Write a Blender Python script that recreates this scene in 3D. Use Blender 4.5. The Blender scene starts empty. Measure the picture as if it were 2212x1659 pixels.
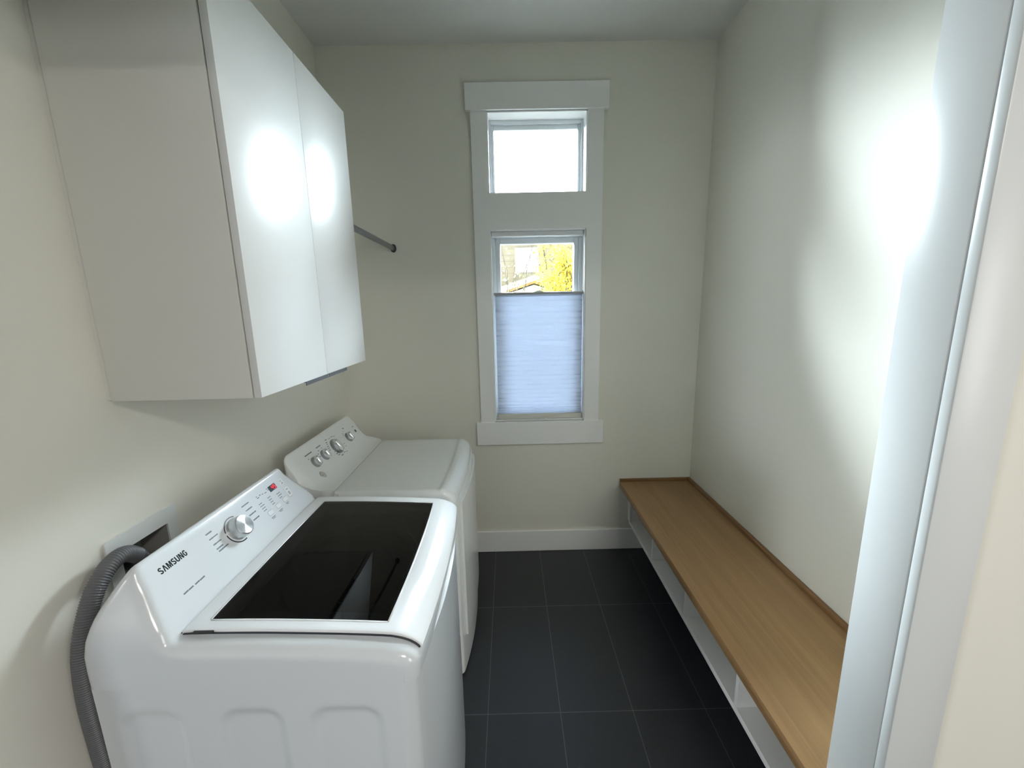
import bpy, bmesh, math, random
from mathutils import Vector, Matrix

C = bpy.context.scene.collection
sc = bpy.context.scene
PI = math.pi

# ------------------------------------------------------------------ camera, world, lights, exposure
def setup_camera():
    f, p, r, y, hc = 864.56, .1866, -.0212, .0051, 1.65
    fwd = Vector((math.sin(y)*math.cos(p), math.cos(y)*math.cos(p), -math.sin(p)))
    rt = Vector((math.cos(y), -math.sin(y), 0))
    up = rt.cross(fwd)
    X = rt*math.cos(r) + up*math.sin(r)
    U = up*math.cos(r) - rt*math.sin(r)
    cd = bpy.data.cameras.new('camera')
    cd.sensor_width = 36; cd.sensor_fit = 'HORIZONTAL'
    cd.lens = f/2212*36
    cd.clip_start = .02; cd.clip_end = 300
    o = bpy.data.objects.new('camera', cd); C.objects.link(o)
    m = Matrix.Identity(4)
    for i in range(3):
        m[i][0] = X[i]; m[i][1] = U[i]; m[i][2] = -fwd[i]
    m[0][3], m[1][3], m[2][3] = 0, 0, hc
    o.matrix_world = m
    sc.camera = o
setup_camera()

sc.view_settings.view_transform = 'Standard'
sc.view_settings.look = 'None'
sc.view_settings.gamma = 1
sc.view_settings.use_curve_mapping = False
sc.view_settings.exposure = 0.5

SKY_BASE = 3.2
SKY_LOBES = (((-.55, .50, .68), 8.0, 300.0), ((-.50, .70, .46), 6.0, 45.0), ((.46, .66, .60), 5.0, 105.0))      # direction, exponent, strength: bright haze and lit cloud
def setup_world():
    w = bpy.data.worlds.new('world'); sc.world = w; w.use_nodes = True
    nt = w.node_tree; nt.nodes.clear(); N = nt.nodes.new; L = nt.links.new
    tc = N('ShaderNodeTexCoord'); last = None
    for d, e, k in SKY_LOBES:
        dp = N('ShaderNodeVectorMath'); dp.operation = 'DOT_PRODUCT'
        dp.inputs[1].default_value = Vector(d).normalized()
        L(tc.outputs['Generated'], dp.inputs[0])
        mx = N('ShaderNodeMath'); mx.operation = 'MAXIMUM'; mx.inputs[1].default_value = 0
        L(dp.outputs['Value'], mx.inputs[0])
        pw = N('ShaderNodeMath'); pw.operation = 'POWER'; pw.inputs[1].default_value = e
        L(mx.outputs[0], pw.inputs[0])
        mu = N('ShaderNodeMath'); mu.operation = 'MULTIPLY_ADD'; mu.inputs[1].default_value = k
        if last: L(last.outputs[0], mu.inputs[2])
        else: mu.inputs[2].default_value = SKY_BASE
        L(pw.outputs[0], mu.inputs[0]); last = mu
    sx = N('ShaderNodeSeparateXYZ'); L(tc.outputs['Generated'], sx.inputs[0])
    mr = N('ShaderNodeMapRange'); mr.interpolation_type = 'SMOOTHSTEP'                # the far side of the sky, behind the building, stays deep and dim
    mr.inputs['From Min'].default_value = -.05; mr.inputs['From Max'].default_value = .42
    mr.inputs['To Min'].default_value = .006; mr.inputs['To Max'].default_value = 1
    L(sx.outputs['Y'], mr.inputs['Value'])
    fin = N('ShaderNodeMath'); fin.operation = 'MULTIPLY'
    L(last.outputs[0], fin.inputs[0]); L(mr.outputs[0], fin.inputs[1]); last = fin
    bg = N('ShaderNodeBackground'); bg.inputs['Color'].default_value = (.82, .93, 1.0, 1)
    L(last.outputs[0], bg.inputs['Strength'])
    out = N('ShaderNodeOutputWorld'); L(bg.outputs[0], out.inputs[0])
setup_world()

def area(name, loc, direction, sx, sy, power, col=(1, 1, 1), portal=False):
    l = bpy.data.lights.new(name, 'AREA'); l.shape = 'RECTANGLE'; l.size = sx; l.size_y = sy
    l.energy = power; l.color = col
    if portal: l.cycles.is_portal = True
    o = bpy.data.objects.new(name, l); C.objects.link(o); o.location = loc
    o.rotation_euler = Vector(direction).to_track_quat('-Z', 'Y').to_euler()
    return o
# added area light at the unseen left end, widened to fill the right wall
area('right_wall_fill', (-8.95, -4.5, 1.35), (1, .5, 0), 2.4, 1.9, 270, (.93, .98, 1.0))
# added unseen area light behind the viewpoint, set to lift the left wall
area('left_wall_fill', (2.95, -1.7, 1.75), (-.9, .5, 0), 1.6, 1.4, 40, (.97, .98, .98))
# added warm fill from overhead, out of view, for the wall and cabinet side
area('overhead_fill', (.9, -1.3, 2.73), (0, 0, -1), .5, .5, 26, (1, .93, .84))
# portals in the two window openings (they only guide the sampling of the sky)
area('window_portal', (.187, 2.70, 2.53), (0, -1, 0), .58, .44, 1, portal=True)
area('window_portal', (.187, 2.70, 1.52), (0, -1, 0), .57, 1.18, 1, portal=True)
sun = bpy.data.lights.new('sun', 'SUN'); sun.energy = 1.5; sun.angle = .02; sun.color = (1, .86, .62)
so = bpy.data.objects.new('sun', sun); C.objects.link(so)
so.location = (2, -6, 9); so.rotation_euler = Vector((-.35, .75, -.6)).to_track_quat('-Z', 'Y').to_euler()

# ------------------------------------------------------------------ materials
MATS = {}
def mat(name, col, rough=.5, metal=0, spec=.5, coat=0, coat_rough=.05, bump=0, bscale=200, emit=None, estr=0, aniso=0):
    if name in MATS: return MATS[name]
    m = bpy.data.materials.new(name); m.use_nodes = True
    nt = m.node_tree; b = nt.nodes['Principled BSDF']
    b.inputs['Base Color'].default_value = (*col, 1); b.inputs['Roughness'].default_value = rough
    b.inputs['Metallic'].default_value = metal; b.inputs['Specular IOR Level'].default_value = spec
    b.inputs['Coat Weight'].default_value = coat; b.inputs['Coat Roughness'].default_value = coat_rough
    tc = nt.nodes.new('ShaderNodeTexCoord')
    no = nt.nodes.new('ShaderNodeTexNoise'); no.inputs['Scale'].default_value = bscale
    no.inputs['Detail'].default_value = 3
    nt.links.new(tc.outputs['Object'], no.inputs['Vector'])
    mr = nt.nodes.new('ShaderNodeMapRange')
    mr.inputs['To Min'].default_value = max(0, rough-.004); mr.inputs['To Max'].default_value = min(1, rough+.004)
    nt.links.new(no.outputs['Fac'], mr.inputs['Value']); nt.links.new(mr.outputs[0], b.inputs['Roughness'])
    if bump:
        bp = nt.nodes.new('ShaderNodeBump'); bp.inputs['Strength'].default_value = bump
        bp.inputs['Distance'].default_value = .002
        nt.links.new(no.outputs['Fac'], bp.inputs['Height']); nt.links.new(bp.outputs[0], b.inputs['Normal'])
    if emit:
        b.inputs['Emission Color'].default_value = (*emit, 1); b.inputs['Emission Strength'].default_value = estr
    if aniso:
        b.inputs['Anisotropic'].default_value = aniso; b.inputs['Anisotropic Rotation'].default_value = .25
        tg = nt.nodes.new('ShaderNodeTangent'); tg.direction_type = 'RADIAL'; tg.axis = 'Z'
        nt.links.new(tg.outputs[0], b.inputs['Tangent'])
    MATS[name] = m
    return m

WALL = mat('wall_paint', (.815, .80, .72), .62, spec=.35, bump=.05, bscale=260)
HALLP = mat('hall_paint', (.60, .59, .56), .7)
CEIL = mat('ceiling_paint', (.74, .745, .72), .8, spec=.2, bump=.05, bscale=200)
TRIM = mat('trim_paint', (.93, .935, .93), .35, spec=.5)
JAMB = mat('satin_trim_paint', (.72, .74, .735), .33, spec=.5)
VINYL = mat('window_vinyl', (.80, .84, .87), .35)
CABW = mat('cabinet_side_white', (.78, .775, .73), .5, spec=.35)
CABD = mat('cabinet_door_white', (.82, .83, .82), .29, spec=.36)
ENAMEL = mat('white_enamel', (.76, .80, .835), .18, spec=.55, coat=.3, coat_rough=.08)
ENAMEL2 = mat('dryer_enamel', (.80, .82, .81), .2, spec=.5, coat=.2, coat_rough=.1)
PLAST = mat('white_plastic', (.86, .88, .90), .16, spec=.55)
PANEL = mat('console_panel_white', (.90, .92, .95), .22, spec=.5)
GREYP = mat('grey_plastic', (.30, .31, .32), .35)
DARKP = mat('dark_plastic', (.02, .021, .023), .3)
HOSE = mat('hose_grey', (.14, .145, .155), .42)
SILVER = mat('satin_silver', (.62, .63, .63), .28, metal=1)
BRUSH = mat('brushed_steel', (.52, .52, .51), .32, metal=1, aniso=.85)
CHROME = mat('chrome', (.75, .75, .75), .08, metal=1)
ROD = mat('rod_grey_metal', (.30, .31, .32), .35, metal=.8)
PULL = mat('dark_pull_metal', (.16, .165, .175), .35, metal=.7)
INK = mat('grey_ink', (.16, .19, .22), .5)
INKD = mat('dark_ink', (.012, .02, .023), .6, spec=.15)
LED = mat('red_led', (.6, .0, .01), .4, emit=(1, .012, .03), estr=1.1)
DISP = mat('display_window', (.03, .045, .055), .12)
DRUM = mat('drum_steel', (.10, .10, .105), .35, metal=.6)
TUBP = mat('tub_plastic', (.42, .43, .44), .4)
BOXW = mat('outlet_box_white', (.78, .80, .79), .4)

def floor_material():
    m = bpy.data.materials.new('dark_floor_tile'); m.use_nodes = True
    nt = m.node_tree; b = nt.nodes['Principled BSDF']; N = nt.nodes.new; L = nt.links.new
    g = N('ShaderNodeNewGeometry')
    mp = N('ShaderNodeMapping'); mp.inputs['Location'].default_value = (.1216+.3008*10, -1.980+.6035*10, 0)
    L(g.outputs['Position'], mp.inputs['Vector'])
    br = N('ShaderNodeTexBrick'); br.offset = 0; br.squash = 1
    br.inputs['Scale'].default_value = 1; br.inputs['Brick Width'].default_value = .3008
    br.inputs['Row Height'].default_value = .6035; br.inputs['Mortar Size'].default_value = .0016
    br.inputs['Mortar Smooth'].default_value = .2; br.inputs['Bias'].default_value = 0
    br.inputs['Color1'].default_value = (.024, .0275, .033, 1); br.inputs['Color2'].default_value = (.027, .030, .036, 1)
    br.inputs['Mortar'].default_value = (.11, .117, .125, 1)
    L(mp.outputs[0], br.inputs['Vector'])
    no = N('ShaderNodeTexNoise'); no.inputs['Scale'].default_value = 90; no.inputs['Detail'].default_value = 6
    L(g.outputs['Position'], no.inputs['Vector'])
    mx = N('ShaderNodeMixRGB'); mx.blend_type = 'MULTIPLY'; mx.inputs[0].default_value = .25
    L(br.outputs['Color'], mx.inputs[1]); L(no.outputs['Fac'], mx.inputs[2])
    L(mx.outputs[0], b.inputs['Base Color'])
    b.inputs['Roughness'].default_value = .40; b.inputs['Specular IOR Level'].default_value = .5
    bp = N('ShaderNodeBump'); bp.inputs['Strength'].default_value = .12; bp.inputs['Distance'].default_value = .001
    L(no.outputs['Fac'], bp.inputs['Height']); L(bp.outputs[0], b.inputs['Normal'])
    return m
FLOOR = floor_material()

def wood_material():
    m = bpy.data.materials.new('oak_veneer'); m.use_nodes = True
    nt = m.node_tree; b = nt.nodes['Principled BSDF']; N = nt.nodes.new; L = nt.links.new
    g = N('ShaderNodeNewGeometry')
    mp = N('ShaderNodeMapping'); mp.inputs['Scale'].default_value = (38, 1.1, 38)
    L(g.outputs['Position'], mp.inputs['Vector'])
    no = N('ShaderNodeTexNoise'); no.inputs['Scale'].default_value = 2.2; no.inputs['Detail'].default_value = 5
    no.inputs['Distortion'].default_value = .35
    L(mp.outputs[0], no.inputs['Vector'])
    mp2 = N('ShaderNodeMapping'); mp2.inputs['Scale'].default_value = (5, .25, 5)
    L(g.outputs['Position'], mp2.inputs['Vector'])
    n2 = N('ShaderNodeTexNoise'); n2.inputs['Scale'].default_value = 2; n2.inputs['Detail'].default_value = 2
    L(mp2.outputs[0], n2.inputs['Vector'])
    ad = N('ShaderNodeMath'); ad.operation = 'MULTIPLY_ADD'; ad.inputs[1].default_value = .5
    L(no.outputs['Fac'], ad.inputs[0])
    mu = N('ShaderNodeMath'); mu.operation = 'MULTIPLY'; mu.inputs[1].default_value = .5
    L(n2.outputs['Fac'], mu.inputs[0]); L(mu.outputs[0], ad.inputs[2])
    cr = N('ShaderNodeValToRGB')
    cr.color_ramp.elements[0].position = .25; cr.color_ramp.elements[0].color = (.27, .155, .068, 1)
    cr.color_ramp.elements[1].position = .75; cr.color_ramp.elements[1].color = (.43, .262, .125, 1)
    L(ad.outputs[0], cr.inputs[0]); L(cr.outputs[0], b.inputs['Base Color'])
    b.inputs['Roughness'].default_value = .5; b.inputs['Specular IOR Level'].default_value = .3
    return m
WOOD = wood_material()
WOODS = mat('stained_oak_strip', (.24, .125, .052), .42, spec=.35)

def glass_material(name, tint, ior=1.5, rough=0.0, blend=None):
    m = bpy.data.materials.new(name); m.use_nodes = True
    nt = m.node_tree; nt.nodes.clear(); N = nt.nodes.new; L = nt.links.new
    t = N('ShaderNodeBsdfTransparent'); t.inputs[0].default_value = (*tint, 1)
    gl = N('ShaderNodeBsdfGlossy'); gl.inputs['Roughness'].default_value = rough
    fr = N('ShaderNodeFresnel'); fr.inputs[0].default_value = ior
    mx = N('ShaderNodeMixShader'); L(fr.outputs[0], mx.inputs[0]); L(t.outputs[0], mx.inputs[1]); L(gl.outputs[0], mx.inputs[2])
    o = N('ShaderNodeOutputMaterial'); L(mx.outputs[0], o.inputs[0])
    return m
GLASS = glass_material('window_glass', (.97, .98, .98), 1.45)
SMOKE = glass_material('smoked_lid_glass', (.05, .055, .066), 1.45, .015)

def shade_material():
    m = bpy.data.materials.new('shade_fabric'); m.use_nodes = True
    nt = m.node_tree; nt.nodes.clear(); N = nt.nodes.new; L = nt.links.new
    tc = N('ShaderNodeTexCoord')
    mp = N('ShaderNodeMapping'); mp.inputs['Scale'].default_value = (60, 60, 900)
    L(tc.outputs['Object'], mp.inputs[0])
    no = N('ShaderNodeTexNoise'); no.inputs['Scale'].default_value = 1.5; no.inputs['Detail'].default_value = 3
    L(mp.outputs[0], no.inputs['Vector'])
    cr = N('ShaderNodeValToRGB')
    cr.color_ramp.elements[0].position = .3; cr.color_ramp.elements[0].color = (.72, .78, .88, 1)
    cr.color_ramp.elements[1].position = .7; cr.color_ramp.elements[1].color = (.84, .89, .96, 1)
    L(no.outputs['Fac'], cr.inputs[0])
    tr = N('ShaderNodeBsdfTranslucent'); df = N('ShaderNodeBsdfDiffuse')
    tr.inputs[0].default_value = (.42, .45, .51, 1); L(cr.outputs[0], df.inputs[0])
    mx = N('ShaderNodeMixShader'); mx.inputs[0].default_value = .55
    L(tr.outputs[0], mx.inputs[1]); L(df.outputs[0], mx.inputs[2])
    o = N('ShaderNodeOutputMaterial'); L(mx.outputs[0], o.inputs[0])
    return m
SHADE = shade_material()

def leaf_material():
    m = bpy.data.materials.new('yellow_leaf'); m.use_nodes = True
    nt = m.node_tree; nt.nodes.clear(); N = nt.nodes.new; L = nt.links.new
    g = N('ShaderNodeNewGeometry')
    cr = N('ShaderNodeValToRGB')
    cr.color_ramp.elements[0].color = (.20, .14, .018, 1); cr.color_ramp.elements[1].color = (.34, .29, .062, 1)
    L(g.outputs['Random Per Island'], cr.inputs[0])
    tr = N('ShaderNodeBsdfTranslucent'); df = N('ShaderNodeBsdfDiffuse')
    L(cr.outputs[0], tr.inputs[0]); L(cr.outputs[0], df.inputs[0])
    mx = N('ShaderNodeMixShader'); mx.inputs[0].default_value = .85
    L(tr.outputs[0], mx.inputs[1]); L(df.outputs[0], mx.inputs[2])
    o = N('ShaderNodeOutputMaterial'); L(mx.outputs[0], o.inputs[0])
    return m
LEAF = leaf_material()

def siding_material():
    m = bpy.data.materials.new('tan_siding'); m.use_nodes = True
    nt = m.node_tree; b = nt.nodes['Principled BSDF']; N = nt.nodes.new; L = nt.links.new
    g = N('ShaderNodeNewGeometry')
    mp = N('ShaderNodeMapping'); mp.inputs['Rotation'].default_value = (0, PI/2, 0)
    L(g.outputs['Position'], mp.inputs[0])
    wv = N('ShaderNodeTexWave'); wv.wave_type = 'BANDS'; wv.wave_profile = 'SAW'; wv.inputs['Scale'].default_value = 1.9
    wv.bands_direction = 'X'
    L(mp.outputs[0], wv.inputs['Vector'])
    cr = N('ShaderNodeValToRGB')
    cr.color_ramp.elements[0].position = 0; cr.color_ramp.elements[0].color = (.105, .085, .055, 1)
    cr.color_ramp.elements[1].position = .18; cr.color_ramp.elements[1].color = (.165, .14, .10, 1)
    L(wv.outputs['Fac'], cr.inputs[0]); L(cr.outputs[0], b.inputs['Base Color'])
    b.inputs['Roughness'].default_value = .8
    return m
SIDING = siding_material()
ROOFW = mat('pale_painted_board', (.86, .84, .80), .7)
SOFFIT = mat('brown_soffit', (.20, .10, .025), .7)
SHINGLE = mat('grey_shingle', (.30, .28, .25), .9, bump=.5, bscale=30)
BARK = mat('dark_bark', (.020, .017, .011), .9, bump=.4, bscale=60)
GREYLEAF = mat('grey_green_leaf', (.13, .13, .08), .8)
GROUND = mat('dark_lawn', (.045, .05, .025), .95, bump=.4, bscale=12)

# ------------------------------------------------------------------ mesh helpers
ORG = {}
def empty(name, loc, label=None, cat=None, group=None, kind=None):
    o = bpy.data.objects.new(name, None); C.objects.link(o); o.location = loc
    o.empty_display_size = .05
    ORG[o.name] = Vector(loc)
    if label: o['label'] = label
    if cat: o['category'] = cat
    if group: o['group'] = group
    if kind: o['kind'] = kind
    return o
def tag(o, label=None, cat=None, group=None, kind=None):
    if label: o['label'] = label
    if cat: o['category'] = cat
    if group: o['group'] = group
    if kind: o['kind'] = kind
    return o
def obj(name, bm, m, parent=None, smooth=None, frame=None, origin=None):
    """Links the bmesh (world coordinates, or the local axes of `frame`) as one object."""
    bmesh.ops.recalc_face_normals(bm, faces=bm.faces[:])
    me = bpy.data.meshes.new(name)
    if frame is None:
        po = ORG[parent.name] if parent else Vector((0, 0, 0))
        if parent is None and origin is not None: po = Vector(origin)
        bmesh.ops.translate(bm, verts=bm.verts[:], vec=-po)
    bm.to_mesh(me); bm.free()
    if smooth is not None:
        for p in me.polygons: p.use_smooth = True
        me.set_sharp_from_angle(angle=math.radians(smooth))
    me.materials.append(m)
    o = bpy.data.objects.new(name, me); C.objects.link(o)
    if parent: o.parent = parent
    if frame is None:
        ORG[o.name] = po.copy()
        if parent is None: o.location = po
    else:
        fr = frame.copy(); t = fr.to_translation()
        ORG[o.name] = t.copy()
        if parent: fr.translation = t - ORG[parent.name]
        o.matrix_basis = fr
    return o
def box(bm, x0, x1, y0, y1, z0, z1, bev=0):
    vs = [bm.verts.new((x, y, z)) for x in (x0, x1) for y in (y0, y1) for z in (z0, z1)]
    F = [(0, 1, 3, 2), (4, 6, 7, 5), (0, 4, 5, 1), (2, 3, 7, 6), (0, 2, 6, 4), (1, 5, 7, 3)]
    fs = [bm.faces.new([vs[i] for i in f]) for f in F]
    if bev:
        es = list({e for f in fs for e in f.edges})
        bmesh.ops.recalc_face_normals(bm, faces=fs)
        bmesh.ops.bevel(bm, geom=es, offset=bev, segments=2, profile=.5, affect='EDGES')
    return bm
def B(*a, bev=0):
    return box(bmesh.new(), *a, bev=bev)
def struct(name, bm, m, smooth=None, parent=None):
    o = obj(name, bm, m, parent, smooth)
    if parent is None: o['kind'] = 'structure'
    return o
def tube(bm, pts, radii, seg=14, cap=True, sx=1.0, upv=None):
    pts = [Vector(p) for p in pts]
    if not hasattr(radii, '__len__'): radii = [radii]*len(pts)
    rings = []; pu = None
    for i, p in enumerate(pts):
        t = (pts[min(i+1, len(pts)-1)]-pts[max(i-1, 0)]).normalized()
        if pu is None:
            u = Vector(upv) if upv else (Vector((0, 0, 1)) if abs(t.z) < .9 else Vector((1, 0, 0)))
        else: u = pu
        u = (u - t*u.dot(t)).normalized(); pu = u; v = t.cross(u)
        rings.append([bm.verts.new(p+(u*math.cos(2*PI*k/seg)+v*math.sin(2*PI*k/seg)*sx)*radii[i]) for k in range(seg)])
    for a, b in zip(rings, rings[1:]):
        for k in range(seg):
            bm.faces.new((a[k], a[(k+1) % seg], b[(k+1) % seg], b[k]))
    if cap:
        bm.faces.new(rings[0][::-1]); bm.faces.new(rings[-1])
    return bm
def lathe(bm, prof, seg=48):
    """prof: (radius, height) from the axis out; local z axis."""
    rings = []
    for r, h in prof:
        if r < 1e-6: rings.append([bm.verts.new((0, 0, h))])
        else: rings.append([bm.verts.new((r*math.cos(2*PI*k/seg), r*math.sin(2*PI*k/seg), h)) for k in range(seg)])
    for a, b in zip(rings, rings[1:]):
        for k in range(seg):
            k2 = (k+1) % seg
            if len(a) == 1 and len(b) == 1: continue
            if len(a) == 1: bm.faces.new((a[0], b[k], b[k2]))
            elif len(b) == 1: bm.faces.new((a[k], a[k2], b[0]))
            else: bm.faces.new((a[k], a[k2], b[k2], b[k]))
    return bm
def rrect(a0, a1, b0, b1, r, n=5):
    out = []
    for (cx, cy, s) in ((a1-r, b1-r, 0), (a0+r, b1-r, 1), (a0+r, b0+r, 2), (a1-r, b0+r, 3)):
        for k in range(n+1):
            t = s*PI/2 + k*PI/2/n
            out.append((cx+r*math.cos(t), cy+r*math.sin(t)))
    return out
def slab(bm, poly, h0, h1, fn=lambda a, b, h: (a, b, h)):
    """Extrudes a 2D polygon between heights h0 and h1 in the frame given by fn."""
    lo = [bm.verts.new(fn(a, b, h0)) for a, b in poly]; hi = [bm.verts.new(fn(a, b, h1)) for a, b in poly]
    n = len(poly)
    bm.faces.new(lo[::-1]); bm.faces.new(hi)
    for k in range(n): bm.faces.new((lo[k], lo[(k+1) % n], hi[(k+1) % n], hi[k]))
    return bm
def ring2d(bm, poly, inner, h0, h1, fn):
    n = len(poly)
    R = [[bm.verts.new(fn(a, b, h)) for a, b in P] for P, h in ((poly, h0), (poly, h1), (inner, h1), (inner, h0))]
    for q in range(4):
        a, b = R[q], R[(q+1) % 4]
        for k in range(n): bm.faces.new((a[k], a[(k+1) % n], b[(k+1) % n], b[k]))
    return bm
def mods(o, solid=None, bev=None, off=-1):
    if solid:
        s = o.modifiers.new('thickness', 'SOLIDIFY'); s.thickness = solid; s.offset = off
    if bev:
        b = o.modifiers.new('edge', 'BEVEL'); b.width = bev; b.segments = 2; b.limit_method = 'ANGLE'; b.angle_limit = math.radians(40)
    return o
def smoothstep(a, b, x):
    t = min(1, max(0, (x-a)/(b-a))); return t*t*(3-2*t)
# ------------------------------------------------------------------ room shell
XL, XR, D, H = -1.041, 1.194, 2.519, 3.09
WT = .15
SY0, SY1, SX = .676, .778, .751           # stub wall at the doorway
struct('floor', B(-9.2, 3.2, -6.4, D+WT, -.1, 0), FLOOR)
struct('ceiling', B(XL-.3, XR+.3, SY0, D+WT, H, H+.1), CEIL)

# back wall with the two window openings
WX0, WX1 = -.100, .473
UZ0, UZ1, LZ0, LZ1 = 2.312, 2.745, .934, 2.110
bm = bmesh.new()
box(bm, XL-.12, WX0, D, D+WT, 0, H); box(bm, WX1, XR+.12, D, D+WT, 0, H)
box(bm, WX0, WX1, D, D+WT, 0, LZ0); box(bm, WX0, WX1, D, D+WT, LZ1, UZ0); box(bm, WX0, WX1, D, D+WT, UZ1, H)
struct('wall_back', bm, WALL)
# left wall, ends just outside the frame; a square hole takes the outlet box
BY0, BY1, BZ0, BZ1 = .962, 1.112, .890, 1.041
bm = bmesh.new(); L0 = XL-.12
box(bm, L0, XL, .62, BY0, 0, H); box(bm, L0, XL, BY1, D, 0, H)
box(bm, L0, XL, BY0, BY1, 0, BZ0); box(bm, L0, XL, BY0, BY1, BZ1, H)
struct('wall_left', bm, WALL)
struct('wall_right', B(XR, XR+.12, SY1, D, 0, H), WALL)
bm = bmesh.new()
box(bm, SX+.019, 3.0, SY0+.0, SY1, 0, H)
box(bm, XL, SX+.019, SY0, SY1, 2.27, H)
struct('wall_front', bm, WALL)
# adjoining room behind the viewpoint
struct('wall_hall', B(-9.1, XL-.12, .62, .74, 0, 2.75), HALLP)
struct('wall_hall_left', B(-9.2, -9.1, -6.3, .74, 0, 2.75), HALLP)
struct('wall_hall_right', B(3.0, 3.1, -6.3, SY1, 0, 2.75), HALLP)
struct('wall_hall_rear', B(-9.2, 3.1, -6.4, -6.3, 0, 2.75), HALLP)
struct('ceiling_hall', B(-9.2, 3.1, -6.4, SY0, 2.75, 2.85), CEIL)
# doorway lining and casing on the right
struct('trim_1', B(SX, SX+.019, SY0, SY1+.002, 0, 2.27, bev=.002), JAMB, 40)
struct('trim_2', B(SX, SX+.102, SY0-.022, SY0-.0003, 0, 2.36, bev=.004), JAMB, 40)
# baseboards
def baseboard(bm, x0, x1, y0, y1, h=.15):
    return box(bm, x0, x1, y0, y1, 0, h, bev=.003)
struct('baseboard_back', baseboard(bmesh.new(), XL, XR, D-.015, D), TRIM)
struct('baseboard_left', baseboard(bmesh.new(), XL, XL+.015, .62, D-.015), TRIM)
struct('baseboard_right', baseboard(bmesh.new(), XR-.015, XR, SY1, D-.015), TRIM)
struct('baseboard_front', baseboard(bmesh.new(), SX+.102, 3.0, SY0-.015, SY0), TRIM)

# window casing boards
T = .02
struct('trim_3', B(-.218, .591, D-.028, D, 2.748, 2.886, bev=.002), TRIM)                 # head
struct('trim_4', B(-.191, WX0-.0004, D-T, D, .928, 2.748), TRIM)               # left casing
struct('trim_5', B(WX1+.0004, .566, D-T, D, .928, 2.748), TRIM)                # right casing
struct('trim_6', B(WX0-.0004, WX1+.0004, D-T, D, LZ1+.0004, UZ0-.0004), TRIM)      # board between the windows
struct('trim_7', B(-.220, .598, D-.026, D, .776, .928, bev=.002), TRIM)                  # apron
def window(name, z0, z1, fw, ft, fb, yf, label):
    e = empty(name, ((WX0+WX1)/2, D+.08, z0), label, 'window', kind='structure')
    j = bmesh.new()                                                                       # lining boards
    box(j, WX0, WX0+.006, D-.012, D+WT, z0, z1); box(j, WX1-.006, WX1, D-.012, D+WT, z0, z1)
    box(j, WX0, WX1, D-.012, D+WT, z1-.006, z1); box(j, WX0, WX1, D-.012, D+WT, z0, z0+.004)
    obj('lining', j, TRIM, e)
    x0, x1 = WX0+.006, WX1-.006; a, b = z0+.004, z1-.006
    def ringbox(bm, x0, x1, a, b, w, wt, wb, y0, y1, bev):
        box(bm, x0, x0+w, y0, y1, a, b, bev); box(bm, x1-w, x1, y0, y1, a, b, bev)
        box(bm, x0+w, x1-w, y0, y1, b-wt, b, bev); box(bm, x0+w, x1-w, y0, y1, a, a+wb, bev)
        return bm
    obj('frame', ringbox(bmesh.new(), x0, x1, a, b, fw*.45, ft*.45, fb*.45, yf, D+.14, .002), VINYL, e, 40)
    obj('sash', ringbox(bmesh.new(), x0+fw*.45, x1-fw*.45, a+fb*.45, b-ft*.45, fw*.55, ft*.55, fb*.55, yf+.012, D+.125, .004), VINYL, e, 40)
    obj('pane', B(x0+fw*.9, x1-fw*.9, D+.105, D+.109, a+fb*.9, b-ft*.9), GLASS, e)
    return e
window('window_1', UZ0, UZ1, .030, .048, .028, D+.085, 'small fixed white window high on the back wall')
window('window_2', LZ0, LZ1, .052, .062, .05, D+.062, 'tall white window below the small one, half covered by shade')

# ------------------------------------------------------------------ cellular shade
SHX0, SHX1 = -.080, .462
e = empty('cellular_shade', (.19, D+.035, .94), 'pale pleated top-down cellular shade covering the lower part of the window', 'window shade')
obj('head_rail', B(-.092, .465, D+.008, D+.056, 2.076, 2.103, bev=.003), mat('rail_white', (.74, .75, .77), .4), e, 40)
obj('top_rail', B(-.088, .466, D+.014, D+.050, 1.731, 1.747, bev=.003), mat('rail_grey', (.38, .39, .38), .45), e, 40)
obj('bottom_rail', B(-.084, .464, D+.012, D+.052, .939, .972, bev=.004), mat('rail_beige', (.66, .65, .58), .45), e, 40)
def rail_pull(z, s):
    poly = [(-.030, 0), (-.020, .003), (-.010, .009), (.010, .009), (.020, .003), (.030, 0)]
    bm = bmesh.new()
    slab(bm, [(a, b*s) for a, b in poly], 0, .012, lambda a, b, h: (.19+a, D+.014-h+.004, z+b))
    obj('pull_tab', bm, mat('clear_pull', (.75, .78, .82), .2), e)
rail_pull(1.7465, 1); rail_pull(.9395, -1)
lines = [545, 580, 620, 655, 695, 735, 770, 805, 840, 877, 912, 945, 975, 1008, 1043, 1075, 1105, 1138, 1170, 1200, 1228, 1255, 1278, 1297, 1312, 1325]
zs = [1.731] + [1.731-(l-535)/797*.757 for l in lines] + [.972]
bm = bmesh.new()
for side in (1, -1):
    prev = None
    seq = []
    for i in range(len(zs)-1):
        seq.append((0.0, zs[i])); seq.append((1.0, (zs[i]*.35+zs[i+1]*.65)))
    seq.append((0., zs[-1]))
    for (d, z) in seq:
        y = D+.032 - side*(.003 + .0075*d)
        row = [bm.verts.new((x, y, z)) for x in (SHX0, SHX1)]
        if prev: bm.faces.new((prev[0], prev[1], row[1], row[0]))
        prev = row
obj('pleated_fabric', bm, SHADE, e)
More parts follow.
